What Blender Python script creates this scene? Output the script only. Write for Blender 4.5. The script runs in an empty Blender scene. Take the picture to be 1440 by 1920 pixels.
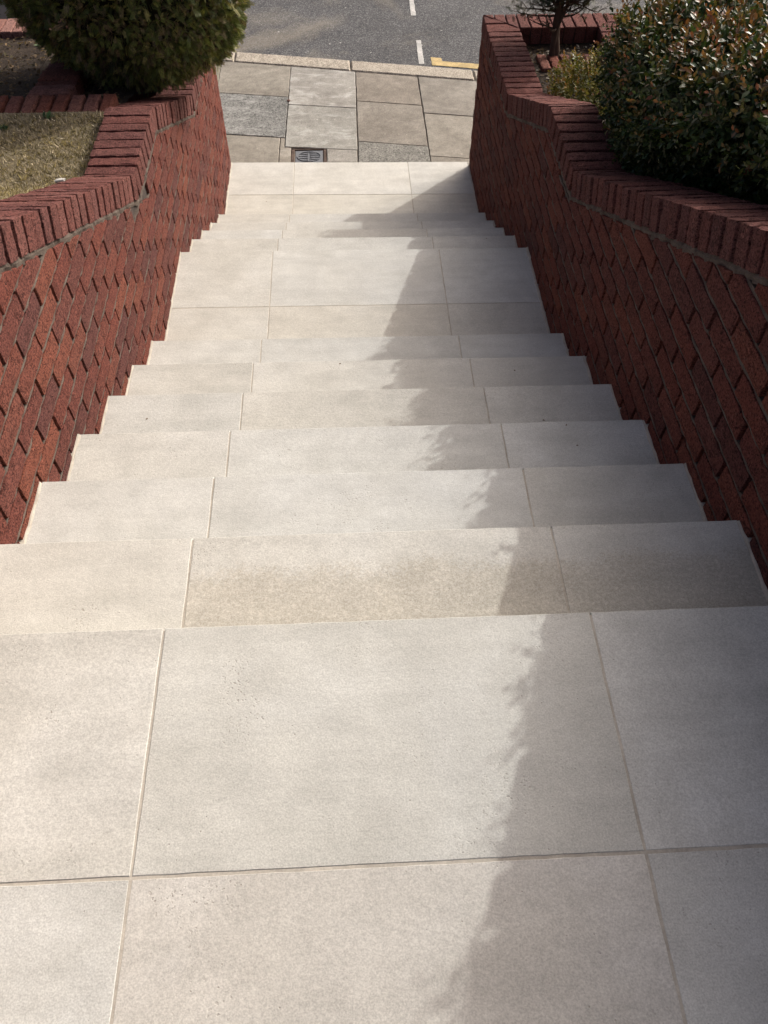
import bpy, math, random
import numpy as np
from mathutils import Vector, Matrix, noise as mnoise
random.seed(7); RNG = np.random.default_rng(11)
S = bpy.context.scene; COL = S.collection

# ---------------------------------------------------------------- camera
cam_d = bpy.data.cameras.new('camera'); cam = bpy.data.objects.new('camera', cam_d); COL.objects.link(cam)
PITCH, YAW, ROLL = 0.93565, 0.05364, 0.00744
F = Vector((math.sin(YAW)*math.cos(PITCH), math.cos(YAW)*math.cos(PITCH), -math.sin(PITCH)))
R0 = Vector((math.cos(YAW), -math.sin(YAW), 0)); U0 = R0.cross(F)
Rv = math.cos(ROLL)*R0 + math.sin(ROLL)*U0; Uv = -math.sin(ROLL)*R0 + math.cos(ROLL)*U0
CAM = Vector((0.91837, -0.78746, 1.45554))
M = Matrix((Rv, Uv, -F)).transposed().to_4x4(); M.translation = CAM
cam.matrix_world = M
cam_d.sensor_fit = 'HORIZONTAL'; cam_d.sensor_width = 36; cam_d.lens = 36*1450/1440
cam_d.clip_start = 0.05; cam_d.clip_end = 1500
S.camera = cam
S.render.resolution_x, S.render.resolution_y = 768, 1024
S.cycles.max_bounces = 5; S.cycles.diffuse_bounces = 3; S.cycles.glossy_bounces = 2; S.cycles.transmission_bounces = 2; S.cycles.caustics_reflective = False; S.cycles.caustics_refractive = False

# ---------------------------------------------------------------- sky, sun, exposure
SUN = Vector((1.13, 1.07, 1.0)).normalized()
w = bpy.data.worlds.new('World'); S.world = w; w.use_nodes = True
wn = w.node_tree; bg = wn.nodes['Background']
sky = wn.nodes.new('ShaderNodeTexSky'); sky.sky_type = 'NISHITA'; sky.sun_disc = False
sky.sun_elevation = math.asin(SUN.z); sky.sun_rotation = math.atan2(SUN.x, SUN.y)
sky.air_density = 0.45; sky.dust_density = 9.0; sky.ozone_density = 0.4
wn.links.new(sky.outputs[0], bg.inputs[0]); bg.inputs[1].default_value = 0.15
sd = bpy.data.lights.new('sun', 'SUN'); so = bpy.data.objects.new('sun', sd); COL.objects.link(so)
sd.energy = 2.0; sd.angle = math.radians(0.55); sd.color = (1.0, 0.98, 0.945)
so.rotation_euler = SUN.to_track_quat('Z', 'Y').to_euler(); so.location = SUN*20
S.view_settings.view_transform = 'Standard'; S.view_settings.look = 'None'
S.view_settings.exposure = 0.33; S.view_settings.gamma = 1.0; S.view_settings.use_curve_mapping = False

# ---------------------------------------------------------------- helpers
def mesh(name, verts, faces, mats=None, smooth=False):
    me = bpy.data.meshes.new(name); me.from_pydata([tuple(v) for v in verts], [], faces)
    if mats:
        for m in (mats if isinstance(mats, (list, tuple)) else [mats]): me.materials.append(m)
    if smooth: me.polygons.foreach_set('use_smooth', [True]*len(me.polygons))
    me.update(); return me
WL = {}
def obj(name, me, parent=None, loc=(0, 0, 0), rot=(0, 0, 0)):
    """loc is a world place; parents are never rotated"""
    o = bpy.data.objects.new(name, me); COL.objects.link(o)
    loc = Vector(loc); WL[o.name] = loc
    if parent is not None:
        o.parent = parent; o.location = loc - WL[parent.name]
    else: o.location = loc
    o.rotation_euler = rot
    return o
def tag(o, label=None, cat=None, group=None, kind=None):
    if label: o['label'] = label
    if cat: o['category'] = cat
    if group: o['group'] = group
    if kind: o['kind'] = kind
    return o
def thing(name, label, cat, loc=(0, 0, 0), group=None):
    return tag(obj(name, None, None, loc), label, cat, group)
def cat_mesh(parts):
    V, Fs = [], []
    for v, f in parts:
        k = len(V); V += list(v); Fs += [[i+k for i in q] for q in f]
    return V, Fs
def box(x0, x1, y0, y1, z0, z1):
    v = [(x0,y0,z0),(x1,y0,z0),(x1,y1,z0),(x0,y1,z0),(x0,y0,z1),(x1,y0,z1),(x1,y1,z1),(x0,y1,z1)]
    return v, [[0,3,2,1],[4,5,6,7],[0,1,5,4],[1,2,6,5],[2,3,7,6],[3,0,4,7]]
def resample(poly, step, jit, rnd):
    out = []; n = len(poly)
    for i in range(n):
        a, b = Vector(poly[i]), Vector(poly[(i+1) % n]); L = (b-a).length
        k = max(1, int(L/step)); d = (b-a)/max(L, 1e-6); nrm = Vector((-d.y, d.x))
        for j in range(k):
            p = a + (b-a)*(j/k)
            if j: p = p + nrm*rnd.uniform(-jit, jit)
            out.append(p)
    return out
def inset(poly, c):
    n = len(poly); out = []
    for i in range(n):
        p0, p, p1 = poly[i-1], poly[i], poly[(i+1) % n]
        d0 = (p-p0).normalized(); d1 = (p1-p).normalized()
        n0 = Vector((-d0.y, d0.x)); n1 = Vector((-d1.y, d1.x))
        b = n0+n1; L = b.length
        if L < 1e-4: out.append(p + n0*c); continue
        b /= L; out.append(p + b*(c/max(0.5, b.dot(n0))))
    return out
def slab(poly, t, c=0.003, step=10, jit=0.0, seed=0, zj=0.0):
    """ccw polygon -> plate of thickness t, top at z=0 with a worn arris c"""
    rnd = random.Random(seed); P = resample([Vector(p) for p in poly], step, jit, rnd); n = len(P)
    Q = inset(P, c); v = []
    v += [(p.x, p.y, -t) for p in P]
    v += [(p.x, p.y, -c*(1+rnd.uniform(-zj, zj))) for p in P]
    v += [(p.x, p.y, 0) for p in Q]
    f = [list(range(n-1, -1, -1)), list(range(2*n, 3*n))]
    for i in range(n):
        j = (i+1) % n
        f += [[i, j, n+j, n+i], [n+i, n+j, 2*n+j, 2*n+i]]
    return v, f
def clip(poly, a, b, c):
    """keep a*x+b*y<=c"""
    out = []
    for i in range(len(poly)):
        p, q = poly[i-1], poly[i]; dp = a*p[0]+b*p[1]-c; dq = a*q[0]+b*q[1]-c
        if (dp <= 0) != (dq <= 0):
            t = dp/(dp-dq); out.append((p[0]+t*(q[0]-p[0]), p[1]+t*(q[1]-p[1])))
        if dq <= 0: out.append(tuple(q))
    return out
def area(poly):
    return 0.5*sum(poly[i-1][0]*poly[i][1]-poly[i][0]*poly[i-1][1] for i in range(len(poly)))
def rough_box(lx, ly, lz, nx, ny, nz, amp, edge, seed, freq=55.0, wave=0.0):
    """a hand-made brick: box centred on 0 with worn edges and a rumpled skin"""
    idx = {}; V = []; Fs = []
    def vid(i, j, k):
        if (i, j, k) not in idx:
            idx[(i, j, k)] = len(V)
            p = Vector(((i/nx-.5)*lx, (j/ny-.5)*ly, (k/nz-.5)*lz))
            e = (i in (0, nx)) + (j in (0, ny)) + (k in (0, nz))
            s = Vector((seed*3.7, seed*1.3, seed*2.1))
            d = mnoise.noise_vector(p*freq+s)*amp + mnoise.noise_vector(p*freq*.3+s*2)*amp*.9
            if wave: d.z += wave*mnoise.noise(Vector((p.x*14, p.y*75, 0))+s)
            if e >= 2:
                pull = edge*(.5+abs(mnoise.noise(p*70+s*3))*1.6)
                q = Vector((0 if i not in (0, nx) else -math.copysign(1, p.x), 0 if j not in (0, ny) else -math.copysign(1, p.y), 0 if k not in (0, nz) else -math.copysign(1, p.z)))
                d += q*pull
            V.append(p+d)
        return idx[(i, j, k)]
    for i in range(nx):
        for j in range(ny):
            Fs.append([vid(i,j,nz), vid(i+1,j,nz), vid(i+1,j+1,nz), vid(i,j+1,nz)])
            Fs.append([vid(i,j,0), vid(i,j+1,0), vid(i+1,j+1,0), vid(i+1,j,0)])
    for i in range(nx):
        for k in range(nz):
            Fs.append([vid(i,0,k), vid(i+1,0,k), vid(i+1,0,k+1), vid(i,0,k+1)])
            Fs.append([vid(i,ny,k), vid(i,ny,k+1), vid(i+1,ny,k+1), vid(i+1,ny,k)])
    for j in range(ny):
        for k in range(nz):
            Fs.append([vid(0,j,k), vid(0,j,k+1), vid(0,j+1,k+1), vid(0,j+1,k)])
            Fs.append([vid(nx,j,k), vid(nx,j+1,k), vid(nx,j+1,k+1), vid(nx,j,k+1)])
    return V, Fs

# ---------------------------------------------------------------- node helpers and materials
class NT:
    def __init__(s, name):
        s.m = bpy.data.materials.new(name); s.m.use_nodes = True; s.t = s.m.node_tree
        s.b = s.t.nodes['Principled BSDF']
    def n(s, typ, ins=None, **kw):
        d = s.t.nodes.new('ShaderNode'+typ)
        for k, v in kw.items(): setattr(d, k, v)
        for k, v in (ins or {}).items(): s.set(d.inputs[k], v)
        return d
    def set(s, sock, v):
        if isinstance(v, bpy.types.NodeSocket): s.t.links.new(v, sock)
        elif isinstance(v, (tuple, list)) and len(v) == 3 and sock.type == 'RGBA': sock.default_value = (*v, 1)
        else: sock.default_value = v
    def math(s, op, a, b=0.0, clampv=False):
        d = s.n('Math', {0: a, 1: b}, operation=op); d.use_clamp = clampv; return d.outputs[0]
    def noise(s, vec, scale, detail=4.0, rough=.55, dist=0.0):
        return s.n('TexNoise', {'Vector': vec, 'Scale': scale, 'Detail': detail, 'Roughness': rough, 'Distortion': dist}).outputs['Fac']
    def ramp(s, fac, stops):
        d = s.n('ValToRGB', {0: fac}); e = d.color_ramp.elements
        while len(e) < len(stops): e.new(.5)
        for i, (p, c) in enumerate(stops):
            e[i].position = p; e[i].color = (*c, 1) if isinstance(c, tuple) else (c, c, c, 1)
        return d.outputs[0]
    def mix(s, fac, a, b, blend='MIX'):
        d = s.n('Mix', data_type='RGBA', blend_type=blend); d.clamp_factor = True
        s.set(d.inputs[0], fac); s.set(d.inputs[6], a); s.set(d.inputs[7], b); return d.outputs[2]
    def bump(s, h, strength, dist, nrm=None):
        ins = {'Strength': strength, 'Distance': dist, 'Height': h}
        if nrm: ins['Normal'] = nrm
        return s.n('Bump', ins).outputs[0]
    def vec(s, rnd=True, scl=(1, 1, 1)):
        c = s.n('TexCoord').outputs['Object']
        if scl != (1, 1, 1): c = s.n('Mapping', {'Vector': c, 'Scale': scl}).outputs[0]
        if rnd:
            r = s.n('ObjectInfo').outputs['Random']
            o = s.n('CombineXYZ', {0: s.math('MULTIPLY', r, 37.0), 1: s.math('MULTIPLY', r, 91.0), 2: s.math('MULTIPLY', r, 13.0)}).outputs[0]
            c = s.n('VectorMath', {0: c, 1: o}, operation='ADD').outputs[0]
        return c
    def done(s, col, rough=.8, nrm=None, spec=.5):
        s.set(s.b.inputs['Base Color'], col); s.set(s.b.inputs['Roughness'], rough)
        s.b.inputs['Specular IOR Level'].default_value = spec
        if nrm is not None: s.set(s.b.inputs['Normal'], nrm)
        return s.m
def plain(name, col, rough=.6, metal=0.0, spec=.5):
    t = NT(name); t.b.inputs['Metallic'].default_value = metal
    v = t.vec(); k = t.ramp(t.noise(v, 30, 5), [(.3, .82), (.7, 1.1)])
    return t.done(t.mix(1, col, k, 'MULTIPLY'), rough, t.bump(t.noise(v, 160, 3), .15, .002), spec)

def m_tile():
    t = NT('limestone_tile'); v = t.vec(); raw = t.n('TexCoord').outputs['Object']
    oi = t.n('ObjectInfo')
    a = t.noise(v, 2.1, 5, .66, .4); b = t.noise(v, 9, 4, .65); g = t.noise(v, 300, 1, .7); g2 = t.noise(v, 90, 2, .7)
    streak = t.noise(t.n('Mapping', {'Vector': v, 'Scale': (1.2, 7, 1)}).outputs[0], 2.6, 3, .6)
    col = t.ramp(a, [(.28, (.460, .455, .412)), (.5, (.512, .509, .467)), (.72, (.560, .562, .527))])
    col = t.mix(1, col, t.ramp(b, [(.3, .90), (.7, 1.07)]), 'MULTIPLY')
    col = t.mix(.6, col, t.ramp(streak, [(.32, .9), (.66, 1.08)]), 'MULTIPLY')
    col = t.mix(1, col, t.ramp(g, [(.3, .84), (.5, 1.0), (.7, 1.14)]), 'MULTIPLY')
    col = t.mix(.45, col, t.ramp(g2, [(.33, .88), (.5, 1.0), (.7, 1.1)]), 'MULTIPLY')
    # fine light grit where the surface has been rubbed
    grit = t.math('MULTIPLY', t.ramp(t.noise(v, 330, 2, .6), [(.57, 0.0), (.63, 1.0)]), t.ramp(t.noise(v, 3.0, 4), [(.47, 0.0), (.62, 1.0)]))
    col = t.mix(t.math('MULTIPLY', grit, .35), col, (.70, .68, .63))
    # damp brown stain, only on the tiles that carry one (object colour alpha)
    y = t.n('SeparateXYZ', {0: raw}).outputs[1]
    edge = t.math('ADD', y, t.math('MULTIPLY', t.math('SUBTRACT', t.noise(v, 5, 3, .7), .5), .16))
    edge = t.math('ADD', edge, t.math('MULTIPLY', t.math('SUBTRACT', t.noise(v, 160, 2, .7), .5), .16))
    st = t.ramp(t.math('ADD', t.math('MULTIPLY', edge, -6.0), .93), [(.40, 0.0), (.62, 1.0)])
    st = t.math('MULTIPLY', st, t.math('SUBTRACT', 1.0, oi.outputs['Alpha']))
    speck = t.ramp(t.noise(v, 120, 4, .75), [(.45, 0.0), (.66, 1.0)])
    col = t.mix(st, col, t.mix(speck, t.mix(1, col, (.80, .765, .715), 'MULTIPLY'), t.mix(1, col, (1.02, .99, .95), 'MULTIPLY')))
    # sparse pits and little dark flecks
    vo = t.n('TexVoronoi', {'Vector': v, 'Scale': 46.0, 'Randomness': 1.0}).outputs['Distance']
    cl = t.ramp(t.noise(v, 5.0, 4, .7), [(.55, 0.0), (.67, 1.0)])
    vw = t.n('VectorMath', {0: v, 1: t.n('VectorMath', {0: t.n('TexNoise', {'Vector': v, 'Scale': 60.0}).outputs['Color'], 1: (.02, .02, .02)}, operation='MULTIPLY').outputs[0]}, operation='ADD').outputs[0]
    pit = t.math('MULTIPLY', t.ramp(t.n('TexVoronoi', {'Vector': vw, 'Scale': 110.0}).outputs['Distance'], [(.16, 1.0), (.30, 0.0)]), cl)
    pit2 = t.math('MULTIPLY', t.ramp(vo, [(.05, 1.0), (.085, 0.0)]), t.ramp(t.noise(v, 12, 2), [(.5, 0.0), (.56, 1.0)]))
    pits = t.math('MAXIMUM', pit, pit2)
    col = t.mix(t.math('MULTIPLY', pits, .5), col, (.25, .22, .18))
    col = t.mix(1, col, oi.outputs['Color'], 'MULTIPLY')
    h = t.math('SUBTRACT', t.math('MULTIPLY', g2, .9), t.math('MULTIPLY', pits, .9))
    return t.done(col, t.ramp(b, [(.3, .58), (.7, .75)]), t.bump(h, .5, .0016), .3)
def m_brick(name, stops, dirt=.0, bump=.8):
    t = NT(name); v = t.vec()
    r = t.math('FRACT', t.math('ADD', t.n('ObjectInfo').outputs['Random'], t.n('NewGeometry').outputs['Random Per Island']))
    col = t.ramp(r, stops)
    n1 = t.noise(v, 17, 3, .65, .4); n2 = t.noise(v, 165, 3, .8)
    cr = t.noise(t.n('Mapping', {'Vector': v, 'Scale': (1, 1, 1.9)}).outputs[0], 36, 3, .7, 1.5)
    col = t.mix(.9, col, t.ramp(n1, [(.30, .60), (.5, 1.0), (.70, 1.32)]), 'MULTIPLY')
    col = t.mix(1, col, t.ramp(n2, [(.36, .22), (.47, .92), (.66, 1.45)]), 'MULTIPLY')
    crack = t.ramp(t.math('ABSOLUTE', t.math('SUBTRACT', cr, .5)), [(.0, 1.0), (.035, 0.0)])
    crack = t.math('MULTIPLY', crack, t.ramp(n1, [(.50, 0.0), (.56, 1.0)]))
    col = t.mix(t.math('MULTIPLY', crack, .8), col, (.018, .010, .008))
    dust = t.math('MULTIPLY', t.ramp(t.noise(v, 31, 4, .85), [(.60, 0.0), (.74, 1.0)]), .25+dirt)
    col = t.mix(dust, col, (.27, .205, .175))
    h = t.math('ADD', t.math('MULTIPLY', n2, .9), t.math('MULTIPLY', cr, .6)); h = t.math('SUBTRACT', h, t.math('MULTIPLY', crack, .9))
    return t.done(col, .92, t.bump(h, bump, .006), .15)
def m_stone(name, c0, c1, grain, gscale=150, bump=.35, rough=.88, spots=.0):
    t = NT(name); v = t.vec(); oi = t.n('ObjectInfo')
    a = t.noise(v, 2.6, 5, .68, .6); g = t.noise(v, gscale, 2, .75); b = t.noise(v, 15, 4, .75)
    col = t.ramp(a, [(.3, c0), (.7, c1)])
    col = t.mix(.9, col, t.ramp(b, [(.3, .76), (.7, 1.2)]), 'MULTIPLY')
    col = t.mix(1, col, t.ramp(g, [(.3, 1-grain), (.5, 1.0), (.7, 1+grain)]), 'MULTIPLY')
    if spots:
        s = t.ramp(t.n('TexVoronoi', {'Vector': v, 'Scale': 17.0}).outputs['Distance'], [(.05, 1.0), (.12, 0.0)])
        s = t.math('MULTIPLY', s, t.ramp(t.noise(v, 7, 3), [(.52, 0.0), (.6, 1.0)]))
        col = t.mix(t.math('MULTIPLY', s, spots), col, (.62, .60, .54))
    wh = t.ramp(t.noise(t.n('Mapping', {'Vector': v, 'Scale': (1, 2.4, 1)}).outputs[0], 3.4, 7, .72, .8), [(.50, 0.0), (.70, 1.0)])
    col = t.mix(t.math('MULTIPLY', wh, t.math('SUBTRACT', 1.0, oi.outputs['Alpha'])), col, (.66, .65, .62))
    col = t.mix(1, col, oi.outputs['Color'], 'MULTIPLY')
    return t.done(col, rough, t.bump(t.math('ADD', g, b), bump, .003), .3)
def m_road():
    t = NT('asphalt'); v = t.vec(False)
    vo = t.n('TexVoronoi', {'Vector': v, 'Scale': 125.0}); g = t.noise(v, 240, 2, .7)
    cv = t.n('SeparateColor', {0: vo.outputs['Color']}).outputs[0]
    col = t.ramp(cv, [(.0, (.040, .040, .042)), (.45, (.074, .075, .079)), (.8, (.112, .113, .113)), (1.0, (.22, .218, .214))])
    col = t.mix(.8, col, t.ramp(g, [(.3, .6), (.7, 1.4)]), 'MULTIPLY')
    col = t.mix(1, col, t.ramp(t.noise(v, 1.6, 4, .65, .6), [(.32, .74), (.5, .98), (.68, 1.16)]), 'MULTIPLY')
    # dust in the gutter and drifting out to the left
    d = t.noise(v, .9, 7, .7, .5)
    dust = t.ramp(d, [(.52, 0.0), (.7, .8)])
    p = t.n('SeparateXYZ', {0: v}); x = p.outputs[0]; y = p.outputs[1]
    wv = t.math('ADD', t.math('SUBTRACT', y, 7.55), t.math('MULTIPLY', x, -.62))
    wv = t.math('ADD', wv, t.math('MULTIPLY', t.math('SUBTRACT', t.noise(v, 2.2, 6, .7), .5), .75))
    band = t.ramp(t.math('ABSOLUTE', wv), [(.03, 1.0), (.24, 0.0)])
    band = t.math('MULTIPLY', band, t.ramp(x, [(.75, 1.0), (1.0, .0)]))
    dust = t.math('MAXIMUM', t.math('MULTIPLY', dust, .45), t.math('MULTIPLY', band, .42))
    dust = t.math('MULTIPLY', dust, t.ramp(t.noise(v, 150, 3), [(.33, .35), (.6, 1.0)]))
    col = t.mix(dust, col, (.36, .315, .24))
    chip = t.math('MULTIPLY', t.ramp(t.n('TexVoronoi', {'Vector': v, 'Scale': 7.0}).outputs['Distance'], [(.03, 1.0), (.09, 0.0)]), t.ramp(t.noise(v, 3, 2), [(.55, 0.0), (.6, 1.0)]))
    col = t.mix(chip, col, (.5, .49, .46))
    return t.done(col, .9, t.bump(t.math('ADD', cv, g), .6, .004), .3)
def m_leaf(name, rough, spec, trans=.25):
    t = NT(name); at = t.n('Attribute', attribute_name='tint')
    r = t.n('NewGeometry').outputs['Random Per Island']
    k = t.ramp(r, [(0, .62), (.6, 1.0), (1, 1.38)])
    col = t.mix(1, at.outputs['Color'], k, 'MULTIPLY')
    m = t.done(col, rough, None, spec)
    tr = t.n('BsdfTranslucent', {'Color': t.mix(1, col, (1.15, 1.1, .5), 'MULTIPLY')})
    mx = t.n('MixShader', {0: trans, 1: t.b.outputs[0], 2: tr.outputs[0]})
    t.t.links.new(mx.outputs[0], t.t.nodes['Material Output'].inputs[0])
    return m
def m_soil(name, c0, c1, c2):
    t = NT(name); v = t.vec(False); a = t.noise(v, 6, 7, .7); g = t.noise(v, 85, 5, .75)
    col = t.ramp(t.mix(.5, a, g), [(.35, c0), (.52, c1), (.68, c2)])
    return t.done(col, .95, t.bump(t.math('ADD', t.math('MULTIPLY', a, .6), g), 1.0, .015), .15)
def m_mortar(name, c0, c1):
    t = NT(name); v = t.vec(False); a = t.noise(v, 18, 6, .7); g = t.noise(v, 190, 4, .75)
    col = t.mix(1, t.ramp(a, [(.3, c0), (.7, c1)]), t.ramp(g, [(.3, .7), (.7, 1.25)]), 'MULTIPLY')
    return t.done(col, .95, t.bump(t.math('ADD', a, g), .9, .005), .15)
def m_paint(name, col, wear):
    t = NT(name); v = t.vec(False); g = t.noise(v, 130, 4, .75); a = t.noise(v, 9, 5, .7)
    c = t.mix(t.ramp(t.mix(.5, g, a), [(.5-wear, .0), (.62, 1.0)]), (col[0]*.55, col[1]*.55, col[2]*.55), col)
    return t.done(c, .8, t.bump(g, .5, .003), .3)
TILE = m_tile()
BRICK = m_brick('rustic_red_brick', [(.0, (.108, .043, .037)), (.2, (.170, .054, .039)), (.42, (.142, .049, .039)), (.66, (.200, .068, .045)), (.82, (.112, .046, .041)), (1.0, (.180, .062, .046))], -.05, 1.0)
COPB = m_brick('rustic_coping_brick', [(.0, (.128, .054, .047)), (.35, (.165, .063, .052)), (.65, (.140, .060, .053)), (1.0, (.185, .077, .064))], .0, 1.0)
OLDB2 = m_brick('pale_weathered_coping_brick', [(.0, (.24, .12, .095)), (.5, (.30, .15, .12)), (1.0, (.34, .19, .16))], .2, .9)
OLDB = m_brick('weathered_edging_brick', [(.0, (.14, .053, .04)), (.4, (.19, .066, .045)), (.7, (.16, .078, .068)), (1.0, (.21, .09, .066))], .05, .9)
MORTAR = m_mortar('mortar', (.080, .064, .054), (.18, .148, .122))
MORTD = m_mortar('raked_mortar', (.055, .045, .04), (.10, .085, .075))
GROUT = m_stone('grout', (.40, .365, .305), (.46, .425, .36), .10, 200, .1)
CONC = m_stone('concrete_core', (.30, .28, .25), (.38, .36, .33), .1)
SLABM = m_stone('york_paving', (.19, .178, .158), (.305, .292, .263), .34, 150, .4, .9, .7)
SPECK = m_stone('speckled_concrete_slab', (.16, .16, .15), (.225, .222, .208), .8, 95, .5, .9, .5)
KERBM = m_stone('granite_kerb', (.31, .275, .22), (.40, .36, .295), .6, 85, .55, .9, .2)
ROAD = m_road()
WHITE = m_paint('worn_white_paint', (.66, .65, .61), .04); YELLOW = m_paint('worn_yellow_paint', (.66, .50, .23), .04)
IRON = plain('cast_iron', (.15, .16, .172), .7, .1)
RUST = plain('rusty_iron', (.11, .05, .035), .8)
LEAF = m_leaf('glossy_hedge_leaf', .42, .34, .2); CONI = m_leaf('cypress_foliage', .62, .3, .22); GRASSM = m_leaf('dry_grass', .8, .2, .3); SHRUBM = m_leaf('small_shrub_leaf', .6, .25, .3)
BARK = plain('bark', (.085, .058, .043), .95, 0, .1); TWIG = plain('dead_twig', (.19, .145, .11), .9, 0, .1)
SOIL = m_soil('garden_soil', (.014, .011, .009), (.048, .036, .027), (.13, .10, .072))
TURF = m_soil('mossy_turf', (.12, .097, .058), (.27, .225, .142), (.42, .36, .245))

# ---------------------------------------------------------------- stairs: levels and nosings
W = 1.887
YN = [None, 0.0, .3298, .6492, .9733, 1.3059, 1.6393, 1.9693, 2.8638, 3.2040, 3.5238, 3.8452, 4.1803, 5.1325]
ZN = [None, 0.0, -.1458, -.2980, -.4536, -.6100, -.7679, -.9278, -1.0879, -1.2413, -1.3981, -1.5541, -1.7078, -1.8606]
J1, J2, TOPB = .500, 1.4025, -3.2
ZB = ZN[13]
def ysk(y, x): return y + (-.00247-.00614*y)*(x-W/2)
stairs = thing('stone_staircase', 'pale limestone staircase descending between red brick walls to the pavement', 'staircase', (W/2, 0, ZB))
TS = 100
def add_tile(parent, x0, x1, y0, y1, z, tint, stain, gap0=.0025, gap1=.0025):
    global TS; TS += 1
    cx, cy = (x0+x1)/2, (y0+y1)/2
    xa, xb = x0+.0022, x1-.0022
    P = [(xa-cx, ysk(y0, xa)+gap0-cy), (xb-cx, ysk(y0, xb)+gap0-cy), (xb-cx, ysk(y1, xb)-gap1-cy), (xa-cx, ysk(y1, xa)-gap1-cy)]
    v, f = slab(P, .02, .0014, .035, .0006, TS, .6)
    dz = random.uniform(-.0006, .0006)
    o = obj('tile', mesh('tile', v, f, TILE), parent, (cx, cy, z+dz), (random.uniform(-.0008, .0008), random.uniform(-.0006, .0006), 0))
    o.color = (*tint, 1-stain); return o
tints = random.Random(5)
def tint():
    k = tints.uniform(.965, 1.035); wv = tints.uniform(-.010, .014); return (k*(1+wv), k, k*(1-wv*1.4))
for k in range(1, 14):
    land = k in (1, 8, 13)
    yb = TOPB if k == 1 else YN[k-1]
    y0, y1, z = yb, YN[k], ZN[k]
    zl = ZN[k+1] if k < 13 else ZB-.12
    # core with the riser face under the nosing
    v, f = [], []
    ya = y0-.035 if k > 1 else y0
    c = [(0-.0, ysk(ya, 0)), (W, ysk(ya, W)), (W, ysk(y1, W)-.013), (0, ysk(y1, 0)-.013)]
    ctr = Vector((W/2, (y0+y1)/2, z))
    v = [(p[0]-ctr.x, p[1]-ctr.y, zz-ctr.z) for zz in (zl-.3, z-.0205) for p in c]
    f = [[0,3,2,1],[4,5,6,7],[0,1,5,4],[1,2,6,5],[2,3,7,6],[3,0,4,7]]
    st = obj('landing' if land else 'step', mesh('step', v, f, CONC), stairs, ctr)
    rows = [(y0-.02 if k > 1 else y0, y1)]
    if k == 1: rows = [(-1.87, -1.385), (-1.385, -.9327), (-.9327, -.4827), (-.4827, 0)]
    if k == 8: rows = [(y0-.02, YN[8]-.4692), (YN[8]-.4692, YN[8])]
    if k == 13: rows = [(y0-.02, YN[13]-.4606), (YN[13]-.4606, YN[13])]
    yy0 = rows[0][0]
    g = [(.002, ysk(yy0, 0)), (W-.002, ysk(yy0, W)), (W-.002, ysk(y1, W)-.006), (.002, ysk(y1, 0)-.006)]
    gv = [(p[0]-ctr.x, p[1]-ctr.y, zz) for zz in (-.018, -.0011) for p in g]
    obj('grout', mesh('grout', gv, f, GROUT), st, ctr)
    for ri, (a, b) in enumerate(rows):
        last = ri == len(rows)-1
        for ti, (xa, xb) in enumerate(((.003, J1), (J1, J2), (J2, W-.003))):
            stain = 0.0; tn = tint()
            if k == 2 and ti >= 1: stain = .95
            if k == 8 and ri == 0: tn = (tn[0]*.985, tn[1]*.965, tn[2]*.935)
            if k == 13 and ri == 0: tn = (tn[0]*1.0, tn[1]*.985, tn[2]*.95)
            if k == 1 and ri == 2 and ti == 1: tn = (.985, .955, .935)
            if k == 1 and ri == 3 and ti == 1: tn = (.99, .99, .98)
            add_tile(st, xa, xb, a, b, z, tn, stain, .0025 if ri else .002, .0 if last else .0025)
    for bx_, sg in ((0.0, 1), (W, -1)):
        bv = []; bf = []; yv = rows[0][0]; rb = random.Random(k*3+sg); m_ = max(4, int((y1-yv)/.03))
        for i_ in range(m_+1):
            y_ = ysk(yv+(y1-.004-yv)*i_/m_, bx_); w_ = .007+rb.uniform(-.003, .004); h_ = .004+rb.uniform(-.002, .003)
            bv += [(bx_-sg*.012-ctr.x, y_-ctr.y, -.01), (bx_-sg*.012-ctr.x, y_-ctr.y, h_+.002), (bx_+sg*w_*.4-ctr.x, y_-ctr.y, h_), (bx_+sg*w_-ctr.x, y_-ctr.y, -.0006)]
        for i_ in range(m_):
            for j_ in range(3): bf.append([i_*4+j_, i_*4+j_+1, i_*4+5+j_, i_*4+4+j_])
        obj('wall_bead', mesh('wall_bead', bv, bf, GROUT), st, ctr)
    # riser cladding in three pieces, hidden from above but there
    if k > 0:
        for xa, xb in ((.003, J1), (J1, J2), (J2, W-.003)):
            cy = (ysk(y1, xa)+ysk(y1, xb))/2-.0115
            pv, pf = box(-(xb-xa)/2+.002, (xb-xa)/2-.002, -.008, .006, -(z-zl)/2+.002, (z-zl)/2-.011)
            o = obj('riser_tile', mesh('riser_tile', pv, pf, TILE), st, ((xa+xb)/2, cy, (z+zl)/2-.011)); o.color = (*tint(), 1)

# ---------------------------------------------------------------- pavement, kerb, road
CS = -.2062
def ykerb(x): return 7.112 + CS*x
road_v = [(-400, -1, ZB-.11), (400, -1, ZB-.11), (400, 500, ZB-.11), (-400, 500, ZB-.11)]
road = tag(obj('road', mesh('road', road_v, [[0, 1, 2, 3]], ROAD)), kind='structure')
def strip_along(x0, x1, off0, off1, z, n=1):
    return [(x0, ykerb(x0)+off0, z), (x1, ykerb(x1)+off0, z), (x1, ykerb(x1)+off1, z), (x0, ykerb(x0)+off1, z)]
zr = ZB-.11+.004
def ragged(poly, z, seed, step=.02, jit=.003):
    P = resample([Vector(p) for p in poly], step, jit, random.Random(seed)); return [(p.x, p.y, z) for p in P], [list(range(len(P)))]
for i, (ya, yb) in enumerate(((7.05, 7.57), (8.15, 8.72), (9.3, 9.86))):
    v, f = ragged([(1.642, ya), (1.695, ya), (1.700, yb), (1.652, yb)], zr, i+3)
    obj('white_dash', mesh('white_dash', v, f, WHITE), road)
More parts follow.
